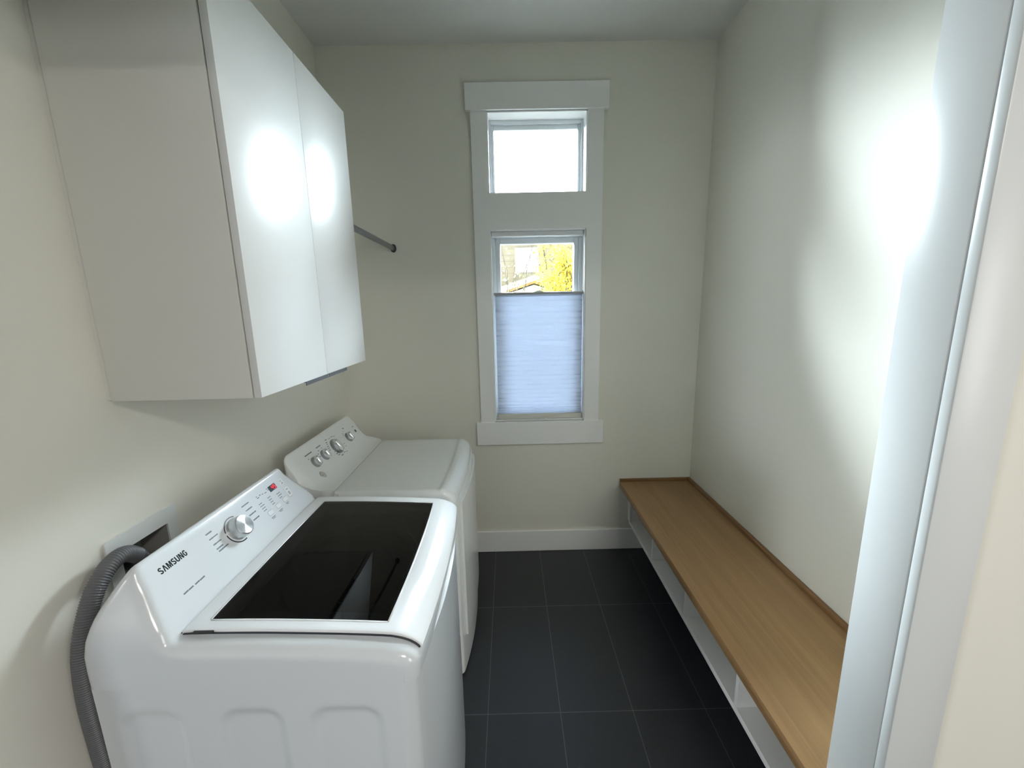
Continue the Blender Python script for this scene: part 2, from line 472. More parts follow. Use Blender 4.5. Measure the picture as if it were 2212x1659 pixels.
# ------------------------------------------------------------------ wall cabinet with two doors
CX, CY0, CY1, CZ0, CZ1 = -.637, 1.008, 1.768, 1.437, 2.430
YM = 1.388
e = empty('wall_cabinet', (XL, (CY0+CY1)/2, CZ0), 'tall white two-door cabinet hung on the left wall above the washer', 'cabinet')
bm = bmesh.new()
box(bm, XL+.0005, CX-.024, CY0+.018, CY1-.018, CZ0+.003, CZ1-.001)
obj('carcass', bm, CABW, e)
obj('side_panel', B(XL+.021, CX-.0238, CY0, CY0+.018, CZ0, CZ1, bev=.0012), CABW, e, 40)
obj('side_panel', B(XL+.021, CX-.022, CY1-.018, CY1, CZ0, CZ1, bev=.0012), CABW, e, 40)
obj('scribe_strip', B(XL+.0005, XL+.021, CY0+.010, CY0+.018, CZ0+.001, CZ1), CABW, e)
def cab_door(y0, y1, py0, py1, lab):
    d = obj('door', B(CX-.019, CX, y0, y1, CZ0+.001, CZ1, bev=.0012), CABD, e, 40)
    d['label'] = lab
    bm = bmesh.new()
    box(bm, CX-.016, CX+.002, py0, py1, CZ0-.0015, CZ0+.0009)
    box(bm, CX-.0005, CX+.002, py0, py1, CZ0-.011, CZ0-.0005, bev=.0006)
    obj('edge_pull', bm, PULL, d)
cab_door(CY0, YM-.0012, 1.235, 1.392, 'door nearer the viewer')
cab_door(YM+.0012, CY1, 1.399, 1.553, 'door nearer the window')

# hanging rod between cabinet side and back wall
e = empty('hanging_rod', (-.681, D, 2.017), 'grey metal hanging rod running from the cabinet to the back wall', 'rod')
obj('rod', tube(bmesh.new(), [(-.681, CY1+.002, 2.017), (-.681, D-.004, 2.019)], .0155, 20, sx=.55), ROD, e, 40)
bm = bmesh.new()
tube(bm, [(-.681, D-.016, 2.019), (-.681, D-.004, 2.019)], .0195, 20, sx=.62)
tube(bm, [(-.681, D-.004, 2.019), (-.681, D-.0005, 2.019)], .024, 20, sx=.7)
obj('end_socket', bm, mat('socket_dark', (.10, .10, .10), .4, metal=.6), e, 40)
bm = bmesh.new(); tube(bm, [(-.681, CY1+.0005, 2.017), (-.681, CY1+.012, 2.017)], .0195, 20, sx=.62)
obj('end_socket', bm, MATS['socket_dark'], e, 40)

# ------------------------------------------------------------------ washer and dryer bodies
def bulge(y, yc, half, b):
    return b*(1-min(1, abs((y-yc)/half))**2.2)
def stations(y1, y2, r, inner):
    n = 7
    s = [(y1+r*(1-math.sin(a)), r*(1-math.cos(a))) for a in [PI/2*(1-k/n) for k in range(n+1)]]
    t = [(y2-(y-y1), d) for y, d in s]
    return s + [(y, 0) for y in inner] + t[::-1]
def loft(bm, prof, sts, post, skip=None, cap=True, center=None):
    n = len(prof); nor = []; kb = 1
    if center:
        for p in prof:
            if p[1] >= center[1]: kb = abs(p[0]-center[0])/math.hypot(p[0]-center[0], p[1]-center[1]); break
    for i in range(n):
        a = prof[max(i-1, 0)]; b = prof[min(i+1, n-1)]
        dx, dz = b[0]-a[0], b[1]-a[1]; l = math.hypot(dx, dz) or 1
        q = (-dz/l, dx/l)
        if center:                                                  # console: shrink towards its core so the rounded ends never fold over
            x, z = prof[i]
            if x < -.925 and z < center[1]: q = (-kb, 0)
            else:
                vx, vz = x-center[0], z-center[1]; l = math.hypot(vx, vz) or 1
                w = 1-smoothstep(-.752, -.72, x)
                q = (q[0]*(1-w)+vx/l*w, q[1]*(1-w)+vz/l*w)
        nor.append(q)
    rows = []
    for y, d in sts:
        rows.append([bm.verts.new(post(p[0]-q[0]*d, y, p[1]-q[1]*d)) for p, q in zip(prof, nor)])
    for j in range(len(rows)-1):
        for i in range(n-1):
            if skip and skip(prof[i], prof[i+1], sts[j][0], sts[j+1][0]): continue
            bm.faces.new((rows[j][i], rows[j][i+1], rows[j+1][i+1], rows[j+1][i]))
    if cap:                                                         # end faces as upright strips down to the base line
        K = 10; zb = .857
        for (y, d), row in ((sts[0], rows[0]), (sts[-1], rows[-1])):
            prev = None; px = -9
            for i, (p, q) in enumerate(zip(prof, nor)):
                x, z = max(px, p[0]-q[0]*d), max(p[1]-q[1]*d, zb); px = x
                if z-zb < 1e-5: col = [row[i]]*(K+1)
                else: col = [bm.verts.new(post(x, y, zb+(z-zb)*k/K)) for k in range(K)]+[row[i]]
                if prev:
                    for k in range(K):
                        vs = []
                        for v in (prev[k], col[k], col[k+1], prev[k+1]):
                            if v not in vs: vs.append(v)
                        if len(vs) > 2: bm.faces.new(vs)
                prev = col
    return rows
def subdiv(pts, n):
    """Catmull-Rom through the points, n steps per span."""
    P = [pts[0]]+list(pts)+[pts[-1]]; out = []
    for i in range(1, len(P)-2):
        for k in range(n):
            t = k/n
            out.append(tuple(.5*((2*P[i][c])+(-P[i-1][c]+P[i+1][c])*t+(2*P[i-1][c]-5*P[i][c]+4*P[i+1][c]-P[i+2][c])*t*t
                                 + (-P[i-1][c]+3*P[i][c]-3*P[i+1][c]+P[i+2][c])*t**3) for c in (0, 1)))
    out.append(tuple(pts[-1]))
    return out
def body_shell(bm, xb, xf, y1, y2, z0, z1, b, r, ribs=None):
    """Cabinet side walls: plan outline with rounded corners and a bowed front; near side may carry pressed ribs."""
    yc, half = (y1+y2)/2, (y2-y1)/2
    out = []
    for k in range(7):
        a = -PI/2 + PI/2*k/6; out.append((xf-r+r*math.cos(a), y1+r+r*math.sin(a)))
    for k in range(1, 20): out.append((xf, y1+r+(y2-y1-2*r)*k/20))
    for k in range(7):
        a = PI/2*k/6; out.append((xf-r+r*math.cos(a), y2-r+r*math.sin(a)))
    out = [(x+bulge(y, yc, half, b)*smoothstep(xf-.06, xf-.002, x), y) for x, y in out]
    out += [(xb+.01, y2), (xb, y2-.01), (xb, y1+.01), (xb+.01, y1)]
    lo = [bm.verts.new((x, y, z0)) for x, y in out]; hi = [bm.verts.new((x, y, z1)) for x, y in out]
    n = len(out)
    for k in range(n):
        if ribs and k == n-1: continue
        bm.faces.new((lo[k], lo[(k+1) % n], hi[(k+1) % n], hi[k]))
    bm.faces.new(lo[::-1])
    cx, cy = sum(p[0] for p in out)/n, (y1+y2)/2                     # inward flange along the top edge
    inn = [bm.verts.new((x+(cx-x)*.16, y+(cy-y)*.16, z1)) for x, y in out]
    for k in range(n): bm.faces.new((hi[k], hi[(k+1) % n], inn[(k+1) % n], inn[k]))
    if ribs:
        x0, x1 = xb+.01, xf-r; nx = 170; nz = 110
        zz = [z0+(z1-z0)*(k/nz) for k in range(nz+1)]
        g = []
        for z in zz:
            row = []
            for k in range(nx+1):
                x = x0+(x1-x0)*k/nx; dd = 0
                for (a, bb, zt) in ribs:
                    rc = .04; cx = (a+bb)/2; hw = (bb-a)/2; zb = .12
                    cz = (zt+zb)/2; hz = (zt-zb)/2
                    qx = max(abs(x-cx)-(hw-rc), 0); qz = max(abs(z-cz)-(hz-rc), 0)
                    sd = math.hypot(qx, qz)-rc if (qx > 0 or qz > 0) else max(abs(x-cx)-hw, abs(z-cz)-hz)
                    dd = max(dd, 1-smoothstep(-.014, .014, sd))
                row.append(bm.verts.new((x, y1+.006*dd, z)))
            g.append(row)
        for j in range(nz):
            for k in range(nx): bm.faces.new((g[j][k], g[j][k+1], g[j+1][k+1], g[j+1][k]))
def feet(parent, xs, ys, m):
    for x in xs:
        for y in ys:
            bm = bmesh.new(); tube(bm, [(x, y, 0), (x, y, .006), (x, y, .0061), (x, y, .018)], [.022, .022, .012, .012], 16)
            obj('foot', bm, m, parent, 40)

# ---- washer
WY1, WY2 = .735, 1.428
WC, WH = (WY1+WY2)/2, (WY2-WY1)/2
washer = empty('clothes_washer', (-.58, WC, 0), 'white top-loading washer with dark glass lid, nearest the viewer', 'washer')
bm = bmesh.new()
body_shell(bm, -.935, -.229, WY1+.0055, WY2-.0055, .016, .859, .036, .028,
           ribs=[(-.455, -.305, .785), (-.655, -.525, .785), (-.875, -.748, .785)])
obj('body', bm, ENAMEL, washer, 50)
feet(washer, (-.88, -.30), (WY1+.07, WY2-.07), DARKP)
prof = [(-.936, .857), (-.936, .90), (-.934, .935)] + subdiv([(-.926, .968), (-.906, 1.020), (-.875, 1.068), (-.849, 1.100), (-.838, 1.110), (-.829, 1.1125), (-.822, 1.106)], 3) + \
    [(-.816, 1.0915), (-.800, 1.0642), (-.775, 1.0215), (-.757, .9908), (-.749, .976)] + subdiv([(-.7465, .966), (-.741, .957), (-.730, .9535)], 2) + \
    [(-.70, .953), (-.66, .9525), (-.60, .952), (-.50, .949), (-.40, .943), (-.31, .936), (-.28, .932)] + \
    subdiv([(-.262, .929), (-.240, .922), (-.224, .911), (-.2165, .897), (-.215, .880), (-.2155, .857)], 2)
def wpost(x, y, z):
    ln = .045*smoothstep(.955, 1.115, z); lf = .070*smoothstep(.955, 1.115, z)
    t = (y-WY1)/(WY2-WY1)
    y2 = WY1+ln + t*(WY2-lf-WY1-ln)
    return (x+bulge(y, WC, WH, .016)*smoothstep(-.42, -.22, x), y2, max(z, .857))
HX0, HX1, HY0, HY1 = -.66, -.31, .845, 1.335
def wskip(p, q, ya, yb):
    return p[0] >= HX0-.001 and q[0] <= HX1+.001 and min(p[1], q[1]) > .92 and max(p[1], q[1]) < .97 and ya >= HY0-.001 and yb <= HY1+.001
bm = bmesh.new()
loft(bm, prof, stations(WY1, WY2, .028, [.80, HY0, .95, 1.05, 1.15, 1.25, HY1, 1.37]), wpost, wskip, center=(-.862, .955))
obj('top_cover', bm, ENAMEL, washer, 38)
# inside the tub, seen dimly through the lid
bm = bmesh.new()
cxy = (-.485, 1.09); NR = 64
cin = [bm.verts.new((cxy[0]+.185*math.cos(2*PI*k/NR), cxy[1]+.225*math.sin(2*PI*k/NR), .905)) for k in range(NR)]
def sqp(a):
    c, s = math.cos(a), math.sin(a); k = min(.196/abs(c) if abs(c) > 1e-6 else 9, .262/abs(s) if abs(s) > 1e-6 else 9)
    return (cxy[0]+c*k, cxy[1]+s*k, .922)
cou = [bm.verts.new(sqp(2*PI*k/NR)) for k in range(NR)]
for k in range(NR): bm.faces.new((cin[k], cin[(k+1) % NR], cou[(k+1) % NR], cou[k]))
obj('tub_collar', bm, TUBP, washer, 30)
bm = bmesh.new()
R1 = [[bm.verts.new((cxy[0]+.185*q*math.cos(2*PI*k/NR), cxy[1]+.225*q*math.sin(2*PI*k/NR), z)) for k in range(NR)] for q, z in ((.999, .904), (.93, .885), (.97, .80), (.97, .55))]
for a, b in zip(R1, R1[1:]):
    for k in range(NR): bm.faces.new((a[k], a[(k+1) % NR], b[(k+1) % NR], b[k]))
bm.faces.new(R1[-1])
obj('drum', bm, DRUM, washer, 40)
# lid
lidp = [(-.741, .9645), (-.735, .9662), (-.715, .967), (-.694, .967)] + [(-.62, .9658), (-.55, .964), (-.47, .9605), (-.39, .9565), (-.33, .9525), (-.298, .950)] + \
    subdiv([(-.280, .948), (-.258, .9425), (-.238, .934), (-.222, .922), (-.2135, .909)], 3)
LY0, LY1 = .776, 1.421
GX0, GX1, GY0, GY1 = -.694, -.298, .806, 1.378
def lpost(x, y, z):
    crown = -.004*abs((y-WC)/WH)**4
    return (x+bulge(y, WC, WH, .019)*smoothstep(-.42, -.22, x), y, z+crown)
def lskip(p, q, ya, yb):
    return p[0] >= GX0-.001 and q[0] <= GX1+.001 and ya >= GY0-.001 and yb <= GY1+.001
ys = [LY0, LY0+.012, GY0-.006, GY0] + [GY0+(GY1-GY0)*k/10 for k in range(1, 10)] + [GY1, GY1+.006, LY1-.012, LY1]
bm = bmesh.new(); loft(bm, lidp, [(y, 0) for y in ys], lpost, lskip, cap=False)
lid = mods(obj('lid', bm, PLAST, washer, 40), solid=.0115, bev=.0028)
gp = [p for p in lidp if GX0-.001 <= p[0] <= GX1+.001]
bm = bmesh.new(); loft(bm, gp, [(y, 0) for y in ys if GY0-.001 <= y <= GY1+.001], lambda x, y, z: Vector(lpost(x, y, z))-Vector((0, 0, .0012)), cap=False)
g = mods(obj('glass', bm, SMOKE, lid, 40)); g['label'] = 'smoked dark glass of the lid'
# white rim line around the glass
bm = bmesh.new()
for (ya, yb) in ((GY0-.0035, GY0+.0005), (GY1-.0005, GY1+.0035)):
    loft(bm, gp, [(ya, 0), (yb, 0)], lambda x, y, z: Vector(lpost(x, y, z))+Vector((0, 0, .0008)), cap=False)
for (xa, xb, za, zb) in ((GX0-.0035, GX0+.0005, .967, .967), (GX1-.0005, GX1+.0035, .950, .9498)):
    loft(bm, [(xa, za), (xb, zb)], [(y, 0) for y in ys if GY0-.004 <= y <= GY1+.004], lambda x, y, z: Vector(lpost(x, y, z))+Vector((0, 0, .0008)), cap=False)
mods(obj('glass_rim', bm, PLAST, lid, 40), solid=.001)
# hinge cover strip at the back of the lid, near corner
obj('hinge_cap', B(-.712, -.668, LY0-.0048, LY0+.001, .9575, .9635, bev=.001), DARKP, lid)
# dark strip put in as the shade of the narrow gap around the lid
bm = bmesh.new()
loft(bm, lidp[1:-2], [(LY0-.0036, 0), (LY0+.001, 0)], lambda x, y, z: Vector(lpost(x, y, z))-Vector((0, 0, .0052)), cap=False)
loft(bm, [(-.7455, .9605), (-.740, .9605)], [(y, 0) for y in ys], lambda x, y, z: lpost(x, y, z), cap=False)
mods(obj('lid_gap_shade', bm, mat('gap_shade_dark', (.03, .035, .045), .5), lid, 40), solid=.002)

# control console: coordinates (y, s) on the sloping face
FA = Vector((-.745, 0, .965)); FD = Vector((-.085, 0, .145)).normalized(); FN = Vector((.145, 0, .085)).normalized()
def face(y, s, h=0): return Vector((FA.x, y, FA.z)) + FD*s + FN*h
def wf(a, b, h): return face(a, b, h)
poly = []
for (cy, cs, r, a0, a1) in ((1.378, .022, .008, -90, 10), (1.312, .146, .012, 10, 90), (.822, .146, .012, 90, 165), (.780, .022, .006, 165, 270)):
    for k in range(6):
        a = math.radians(a0+(a1-a0)*k/5); poly.append((cy+r*math.cos(a), cs+r*math.sin(a)))
panel = obj('control_panel', slab(bmesh.new(), poly, -.001, .0022, wf), PANEL, washer)
mods(panel, bev=.001)
H0 = .0023
def bar(bm, y0, s0, y1, s1, w=.0022, h0=H0-.0004, h1=H0+.0006):
    d = Vector((y1-y0, s1-s0)); d.normalize(); n = Vector((-d.y, d.x))*w/2
    return slab(bm, [(y0-n.x, s0-n.y), (y1-n.x, s1-n.y), (y1+n.x, s1+n.y), (y0+n.x, s0+n.y)], h0, h1, wf)
# lettering
def face_frame(y, s, h):
    m = Matrix.Identity(4)
    for i in range(3):
        m[i][0] = (0, 1, 0)[i]; m[i][1] = FD[i]; m[i][2] = FN[i]; m[i][3] = face(y, s, h)[i]
    return m
def ribbon(bm, pts, w, h0, h1):
    n = len(pts); A = []; Bq = []
    for i in range(n):
        a = Vector(pts[max(i-1, 0)]); b = Vector(pts[min(i+1, n-1)]); d = (b-a).normalized(); q = Vector((-d.y, d.x))*w/2
        A.append(Vector(pts[i])+q); Bq.append(Vector(pts[i])-q)
    for i in range(n-1): slab(bm, [tuple(A[i]), tuple(Bq[i]), tuple(Bq[i+1]), tuple(A[i+1])], h0, h1, wf)
def letter(ch, x, y, w, h, t, h0, h1):
    '''Block capitals of the maker's mark; the A has no crossbar.'''
    bm = bmesh.new(); P = lambda u, v: (x+u*w, y+v*h); k = t/w/2
    if ch == 'A':
        slab(bm, [P(0, 0), P(2*k, 0), P(.5, .72), P(1-2*k, 0), P(1, 0), P(.5+k*1.15, 1), P(.5-k*1.15, 1)], h0, h1, wf)
    elif ch == 'M':
        slab(bm, [P(0, 0), P(2*k, 0), P(2*k, .66), P(.5-k*.8, 0), P(.5+k*.8, 0), P(1-2*k, .66), P(1-2*k, 0), P(1, 0), P(1, 1), P(1-2.6*k, 1), P(.5, .36), P(2.6*k, 1), P(0, 1)], h0, h1, wf)
    elif ch == 'N':
        slab(bm, [P(0, 0), P(2*k, 0), P(2*k, .62), P(1-2.4*k, 0), P(1, 0), P(1, 1), P(1-2*k, 1), P(1-2*k, .38), P(2.4*k, 1), P(0, 1)], h0, h1, wf)
    elif ch == 'U':
        ribbon(bm, [P(k, 1), P(k, .35)] + [P(.5-(.5-k)*math.cos(a*PI/8), .33-.26*math.sin(a*PI/8)) for a in range(9)] + [P(1-k, .35), P(1-k, 1)], t, h0, h1)
    elif ch == 'S':
        pts = [P(.5+(.5-k)*math.cos(math.radians(a)), .735+.195*math.sin(math.radians(a))) for a in range(15, 271, 15)]
        pts += [P(.5+(.5-k)*math.cos(math.radians(a)), .265+.195*math.sin(math.radians(a))) for a in range(75, -166, -15)]
        ribbon(bm, pts, t, h0, h1)
    elif ch == 'G':
        pts = [P(.5+(.5-k)*math.cos(math.radians(a)), .5+.43*math.sin(math.radians(a))) for a in range(38, 346, 14)]
        ribbon(bm, pts + [P(1-k, .5), P(.56, .5)], t, h0, h1)
    return bm
x = .822
for ch, w in (('S', .0094), ('A', .0108), ('M', .0120), ('S', .0094), ('U', .0098), ('N', .0100), ('G', .0100)):
    obj('brand_letter', letter(ch, x, .1205, w, .0152, .0030, H0-.0003, H0+.0006), INKD, panel); x += w+.00118
random.seed(5)
# the two-word line of small grey print under the brand name, and the cycle names either side of the knob
bm = bmesh.new()
for (a, b) in ((.831, .8455), (.8465, .8605), (.8655, .880), (.881, .8965)): bar(bm, a, .053, b, .0535, .0036)
obj('small_print', bm, INK, panel)
for (a, b, s) in ((.968, .989, .132), (.967, .998, .116), (.967, .995, .0985), (.967, .992, .0845), (.968, 1.004, .0765),
                  (1.115, 1.148, .1345), (1.118, 1.148, .1175), (1.118, 1.149, .100), (1.119, 1.148, .0815)):
    bm = bmesh.new(); y = a
    while y < b-.002:
        w = min(b-y, random.uniform(.004, .009)); bar(bm, y, s, y+w, s, random.uniform(.0030, .0042)); y += w
    obj('cycle_print', bm, INK, panel)
for (a, s, a2, s2) in ((.992, .133, 1.022, .126), (1.000, .116, 1.018, .110), (1.085, .126, 1.112, .134), (1.092, .112, 1.115, .117)):
    obj('guide_line', bar(bmesh.new(), a, s, a2, s2, .0006), mat('pale_ink', (.58, .62, .66), .5), panel)
# big round dial
KF = face_frame(1.0545, .0935, .0022)
kn = obj('dial_knob', lathe(bmesh.new(), [(.0325, 0), (.0325, .006), (.0318, .0065), (.0300, .027), (.0292, .0292), (.0278, .0300), (.0265, .0302)], 64), SILVER, panel, 30, frame=KF)
bm = lathe(bmesh.new(), [(0, .0006), (.0265, 0)], 64)
o = obj('dial_face', bm, BRUSH, None, 30, frame=Matrix.Translation((0, 0, .0302))); o.parent = kn
def arc(bm, cy, cs, r, w, a0, a1, h0, h1, n=40):
    P = [(cy+(r+w)*math.cos(math.radians(a0+(a1-a0)*k/n)), cs+(r+w)*math.sin(math.radians(a0+(a1-a0)*k/n))) for k in range(n+1)]
    Q = [(cy+r*math.cos(math.radians(a0+(a1-a0)*k/n)), cs+r*math.sin(math.radians(a0+(a1-a0)*k/n))) for k in range(n+1)]
    for k in range(n): slab(bm, [Q[k], P[k], P[k+1], Q[k+1]], h0, h1, wf)
bm = bmesh.new(); arc(bm, 1.0545, .0935, .0368, .0030, 62, 166, .0018, .0030); arc(bm, 1.0545, .0935, .0368, .0036, 176, 282, .0018, .0030)
obj('dial_ring', bm, DARKP, panel)
# display with red digits
dsp = obj('display', slab(bmesh.new(), rrect(1.246, 1.284, .1165, .1365, .0015, 3), .0018, .0028, wf), DISP, panel)
def seven(bm, ch, y0, s0, w, h):
    t = .0017; seg = {'4': 'bcfg', '5': 'acdfg'}[ch]
    P = {'a': ((0, h), (w, h)), 'd': ((0, 0), (w, 0)), 'g': ((0, h/2), (w, h/2)), 'f': ((0, h/2), (0, h)), 'b': ((w, h/2), (w, h)), 'c': ((w, 0), (w, h/2)), 'e': ((0, 0), (0, h/2))}
    for q in seg:
        (a, b), (c, d) = P[q]; sh = .001
        bar(bm, y0+a+sh*b/h*1.5, s0+b, y0+c+sh*d/h*1.5, s0+d, t, .0027, .0034)
bm = bmesh.new(); seven(bm, '4', 1.2605, .1195, .0072, .0135); seven(bm, '5', 1.2725, .1195, .0072, .0135)
obj('digits', bm, LED, dsp)
# push buttons
def outline_button(name, y0, y1, s0, s1, r, lab=None):
    b = obj(name, slab(bmesh.new(), rrect(y0, y1, s0, s1, r, 4), .0018, .0034, wf), PLAST, panel)
    bm = bmesh.new(); P = rrect(y0-.0008, y1+.0008, s0-.0008, s1+.0008, r+.0006, 4); Q = rrect(y0, y1, s0, s1, r, 4)
    ring2d(bm, P, Q, .0022, .0027, wf); obj('button_outline', bm, INK, b)
    if lab: b['label'] = lab
    return b
b = outline_button('button', 1.302, 1.323, .1125, .1365, .006, 'power button')
bm = bmesh.new(); arc(bm, 1.3115, .129, .0028, .0009, 120, 420, .0035, .0037, 20); bar(bm, 1.3135, .1195, 1.3165, .1195, .005, .0035, .0037)
bar(bm, 1.3085, .117, 1.317, .117, .0016, .0035, .0037)
obj('button_mark', bm, INK, b)
b = outline_button('button', 1.302, 1.325, .0635, .1015, .006, 'long start button')
bm = bmesh.new()
slab(bm, [(1.309, .0895), (1.309, .0945), (1.3135, .092)], .0035, .0037, wf); bar(bm, 1.315, .0895, 1.315, .0945, .0011, .0035, .0037); bar(bm, 1.317, .0895, 1.317, .0945, .0011, .0035, .0037)
for s in (.081, .077, .073): bar(bm, 1.309, s, 1.3185, s, .0021, .0035, .0037)
obj('button_mark', bm, INK, b)
for (y, s) in ((1.180, .058), (1.226, .0595), (1.268, .0615)):
    outline_button('button', y, y+.023, s, s+.0145, .0035, 'small selector button')
for (y0, n, s0) in ((1.173, 4, .108), (1.2185, 4, .1075), (1.2615, 3, .0995)):
    for k in range(n):
        s = s0-k*.0085; bm = bmesh.new()
        bar(bm, y0, s, y0+.0035, s, .0030); bar(bm, y0+.0045, s, y0+random.uniform(.013, .02), s, .0022)
        obj('setting_print', bm, INK, panel)
for (y, s, w) in ((1.190, .0495, .020), (1.233, .051, .021), (1.277, .055, .016)):
    bm = bmesh.new(); bar(bm, y-w/2, s, y+w/2, s, .0022); bar(bm, y-w/2+.003, s-.0042, y+w/2-.003, s-.0042, .0018)
    obj('button_print', bm, INK, panel)
for (y, s) in ((1.182, .1325), (1.183, .127), (1.197, .131), (1.209, .1285), (1.237, .1335), (1.240, .128), (1.222, .1265)):
    obj('indicator_print', bar(bmesh.new(), y, s, y+random.uniform(.004, .010), s, .0026), INK, panel)
bm = bmesh.new(); P = rrect(1.172, 1.241, .1175, .1385, .004, 4); Q = rrect(1.1726, 1.2404, .1181, .1379, .0036, 4)
ring2d(bm, P, Q, H0, H0+.0002, wf); obj('print_frame', bm, MATS['pale_ink'], panel)

# ---- dryer
DY1, DY2 = 1.545, 2.243
DC, DH = (DY1+DY2)/2, (DY2-DY1)/2
dryer = empty('clothes_dryer', (-.58, DC, 0), 'white dryer with silver dials, beyond the washer by the back wall', 'dryer')
bm = bmesh.new(); body_shell(bm, -.935, -.238, DY1+.004, DY2-.004, .016, .858, .030, .02)
obj('body', bm, ENAMEL2, dryer, 50)
feet(dryer, (-.88, -.30), (DY1+.07, DY2-.07), DARKP)
bm = bmesh.new()
dpoly = []
for k in range(15):
    y = 1.60+(2.188-1.60)*k/14; dpoly.append((-.238+bulge(y, DC, DH, .030), y))
lo = [(x+.012, y) for x, y in dpoly]
P = lo + [(x, y) for x, y in dpoly[::-1]]
DP = subdiv([(-.745, .915), (-.768, .9172), (-.789, .9225), (-.822, .939), (-.852, .968), (-.887, 1.013), (-.911, 1.046), (-.928, 1.067)], 4)
cs = [0]
for a, b in zip(DP, DP[1:]): cs.append(cs[-1]+math.hypot(b[0]-a[0], b[1]-a[1]))
def dsurf(y, s, h=0):
    i = 0
    while i < len(cs)-2 and cs[i+1] < s: i += 1
    t = (s-cs[i])/(cs[i+1]-cs[i]); a, b = DP[i], DP[i+1]
    l = cs[i+1]-cs[i]; tx, tz = (b[0]-a[0])/l, (b[1]-a[1])/l
    return Vector((a[0]+(b[0]-a[0])*t+tz*h, y, a[1]+(b[1]-a[1])*t-tx*h))
def dpost(x, y, z):
    return (x+bulge(y, DC, DH, .018)*smoothstep(-.40, -.24, x), y, max(z, .857))
prof = [(-.940, .857), (-.940, .95), (-.940, 1.03)] + subdiv([(-.940, 1.05), (-.939, 1.064), (-.934, 1.0705), (-.928, 1.067)], 3)[:-1] + DP[::-1]
bm = bmesh.new()
loft(bm, prof + [(-.745, .857)], stations(DY1, DY2, .042, [1.62, 1.75, 1.89, 2.03, 2.17]), dpost, center=(-.875, .955))
con = obj('console', bm, ENAMEL2, dryer, 38)
prof = [(-.7435, .857), (-.7435, .912), (-.742, .9148), (-.739, .9155), (-.60, .9155), (-.45, .9155), (-.322, .9152), (-.315, .9138), (-.308, .9140), (-.303, .9166)] + \
    subdiv([(-.297, .9175), (-.283, .9152), (-.263, .904), (-.247, .889), (-.240, .872), (-.2395, .857)], 3)
bm = bmesh.new()
loft(bm, prof, stations(DY1, DY2, .026, [1.62, 1.75, 1.89, 2.03, 2.17]), dpost)
obj('top_panel', bm, ENAMEL2, dryer, 38)
bm = bmesh.new(); slab(bm, P, .18, .835)
obj('door', bm, ENAMEL2, dryer, 40)
def dframe(y, s, h=0):
    a = dsurf(y, s, h); n = (dsurf(y, s, .01)-dsurf(y, s, 0)).normalized(); u = Vector((0, 1, 0)); v = n.cross(u)
    m = Matrix.Identity(4)
    for i in range(3): m[i][0] = u[i]; m[i][1] = v[i]; m[i][2] = n[i]; m[i][3] = a[i]
    return m
def dknob(y, s, r, turn):
    f = dframe(y, s, -.0005)
    k = obj('knob', lathe(bmesh.new(), [(r*1.06, 0), (r*1.06, .003), (r, .0035), (r*.97, .010), (r*.9, .0125), (0, .0135)], 40), mat('knob_silver', (.36, .375, .38), .3, metal=.75), con, 35, frame=f)
    bm = bmesh.new()
    n = 14
    rows = []
    for i in range(n+1):
        t = -1+2*i/n; w = r*.46*math.sqrt(max(0, 1-abs(t)**3))+.0006; hh = .012+(.017+.003*t)*math.sqrt(max(0, 1-t**4))
        row = []
        for q in range(9):
            a = PI*q/8; row.append(bm.verts.new((w*math.cos(a), t*r*1.02, .0118+(hh-.0118)*math.sin(a)**.6)))
        rows.append(row)
    for a, b in zip(rows, rows[1:]):
        for q in range(8): bm.faces.new((a[q], a[q+1], b[q+1], b[q]))
    bmesh.ops.rotate(bm, verts=bm.verts[:], cent=(0, 0, 0), matrix=Matrix.Rotation(turn, 3, 'Z'))
    g = obj('grip', bm, mat('grip_chrome', (.78, .80, .80), .12, metal=.8), None, 50, frame=Matrix.Identity(4)); g.parent = k
    return k
for (y, s, t) in ((1.697, .158, .1), (1.786, .157, .15), (2.062, .152, .1)): dknob(y, s, .0255, t)['label'] = 'small round control knob'
k = dknob(1.912, .155, .036, .2); k['label'] = 'large timer knob'
bm = lathe(bmesh.new(), [(.0385, 0), (.0425, 0), (.0425, .0022), (.0385, .0022)], 48)
rg = obj('knob_ring', bm, GREYP, con, 40, frame=dframe(1.912, .155, -.0005))
obj('indicator', lathe(bmesh.new(), [(.0, .0025), (.0075, .002), (.0088, 0)], 24), mat('indicator_dark', (.07, .075, .08), .3), con, 40, frame=dframe(2.165, .157))
bd = obj('badge', lathe(bmesh.new(), [(0, .0045), (.010, .0042), (.0135, .0028), (.0150, .0030), (.0172, .0015), (.0178, -.002)], 40), CHROME, con, 40, frame=dframe(1.666, .096))
def dbar(y0, s0, y1, w=.0035):
    bm = bmesh.new()
    slab(bm, [(y0, s0-w/2), (y1, s0-w/2), (y1, s0+w/2), (y0, s0+w/2)], .0002, .0006, lambda a, b, h: dsurf(a, b, h))
    obj('dial_print', bm, mat('dryer_ink', (.20, .215, .22), .5), con)
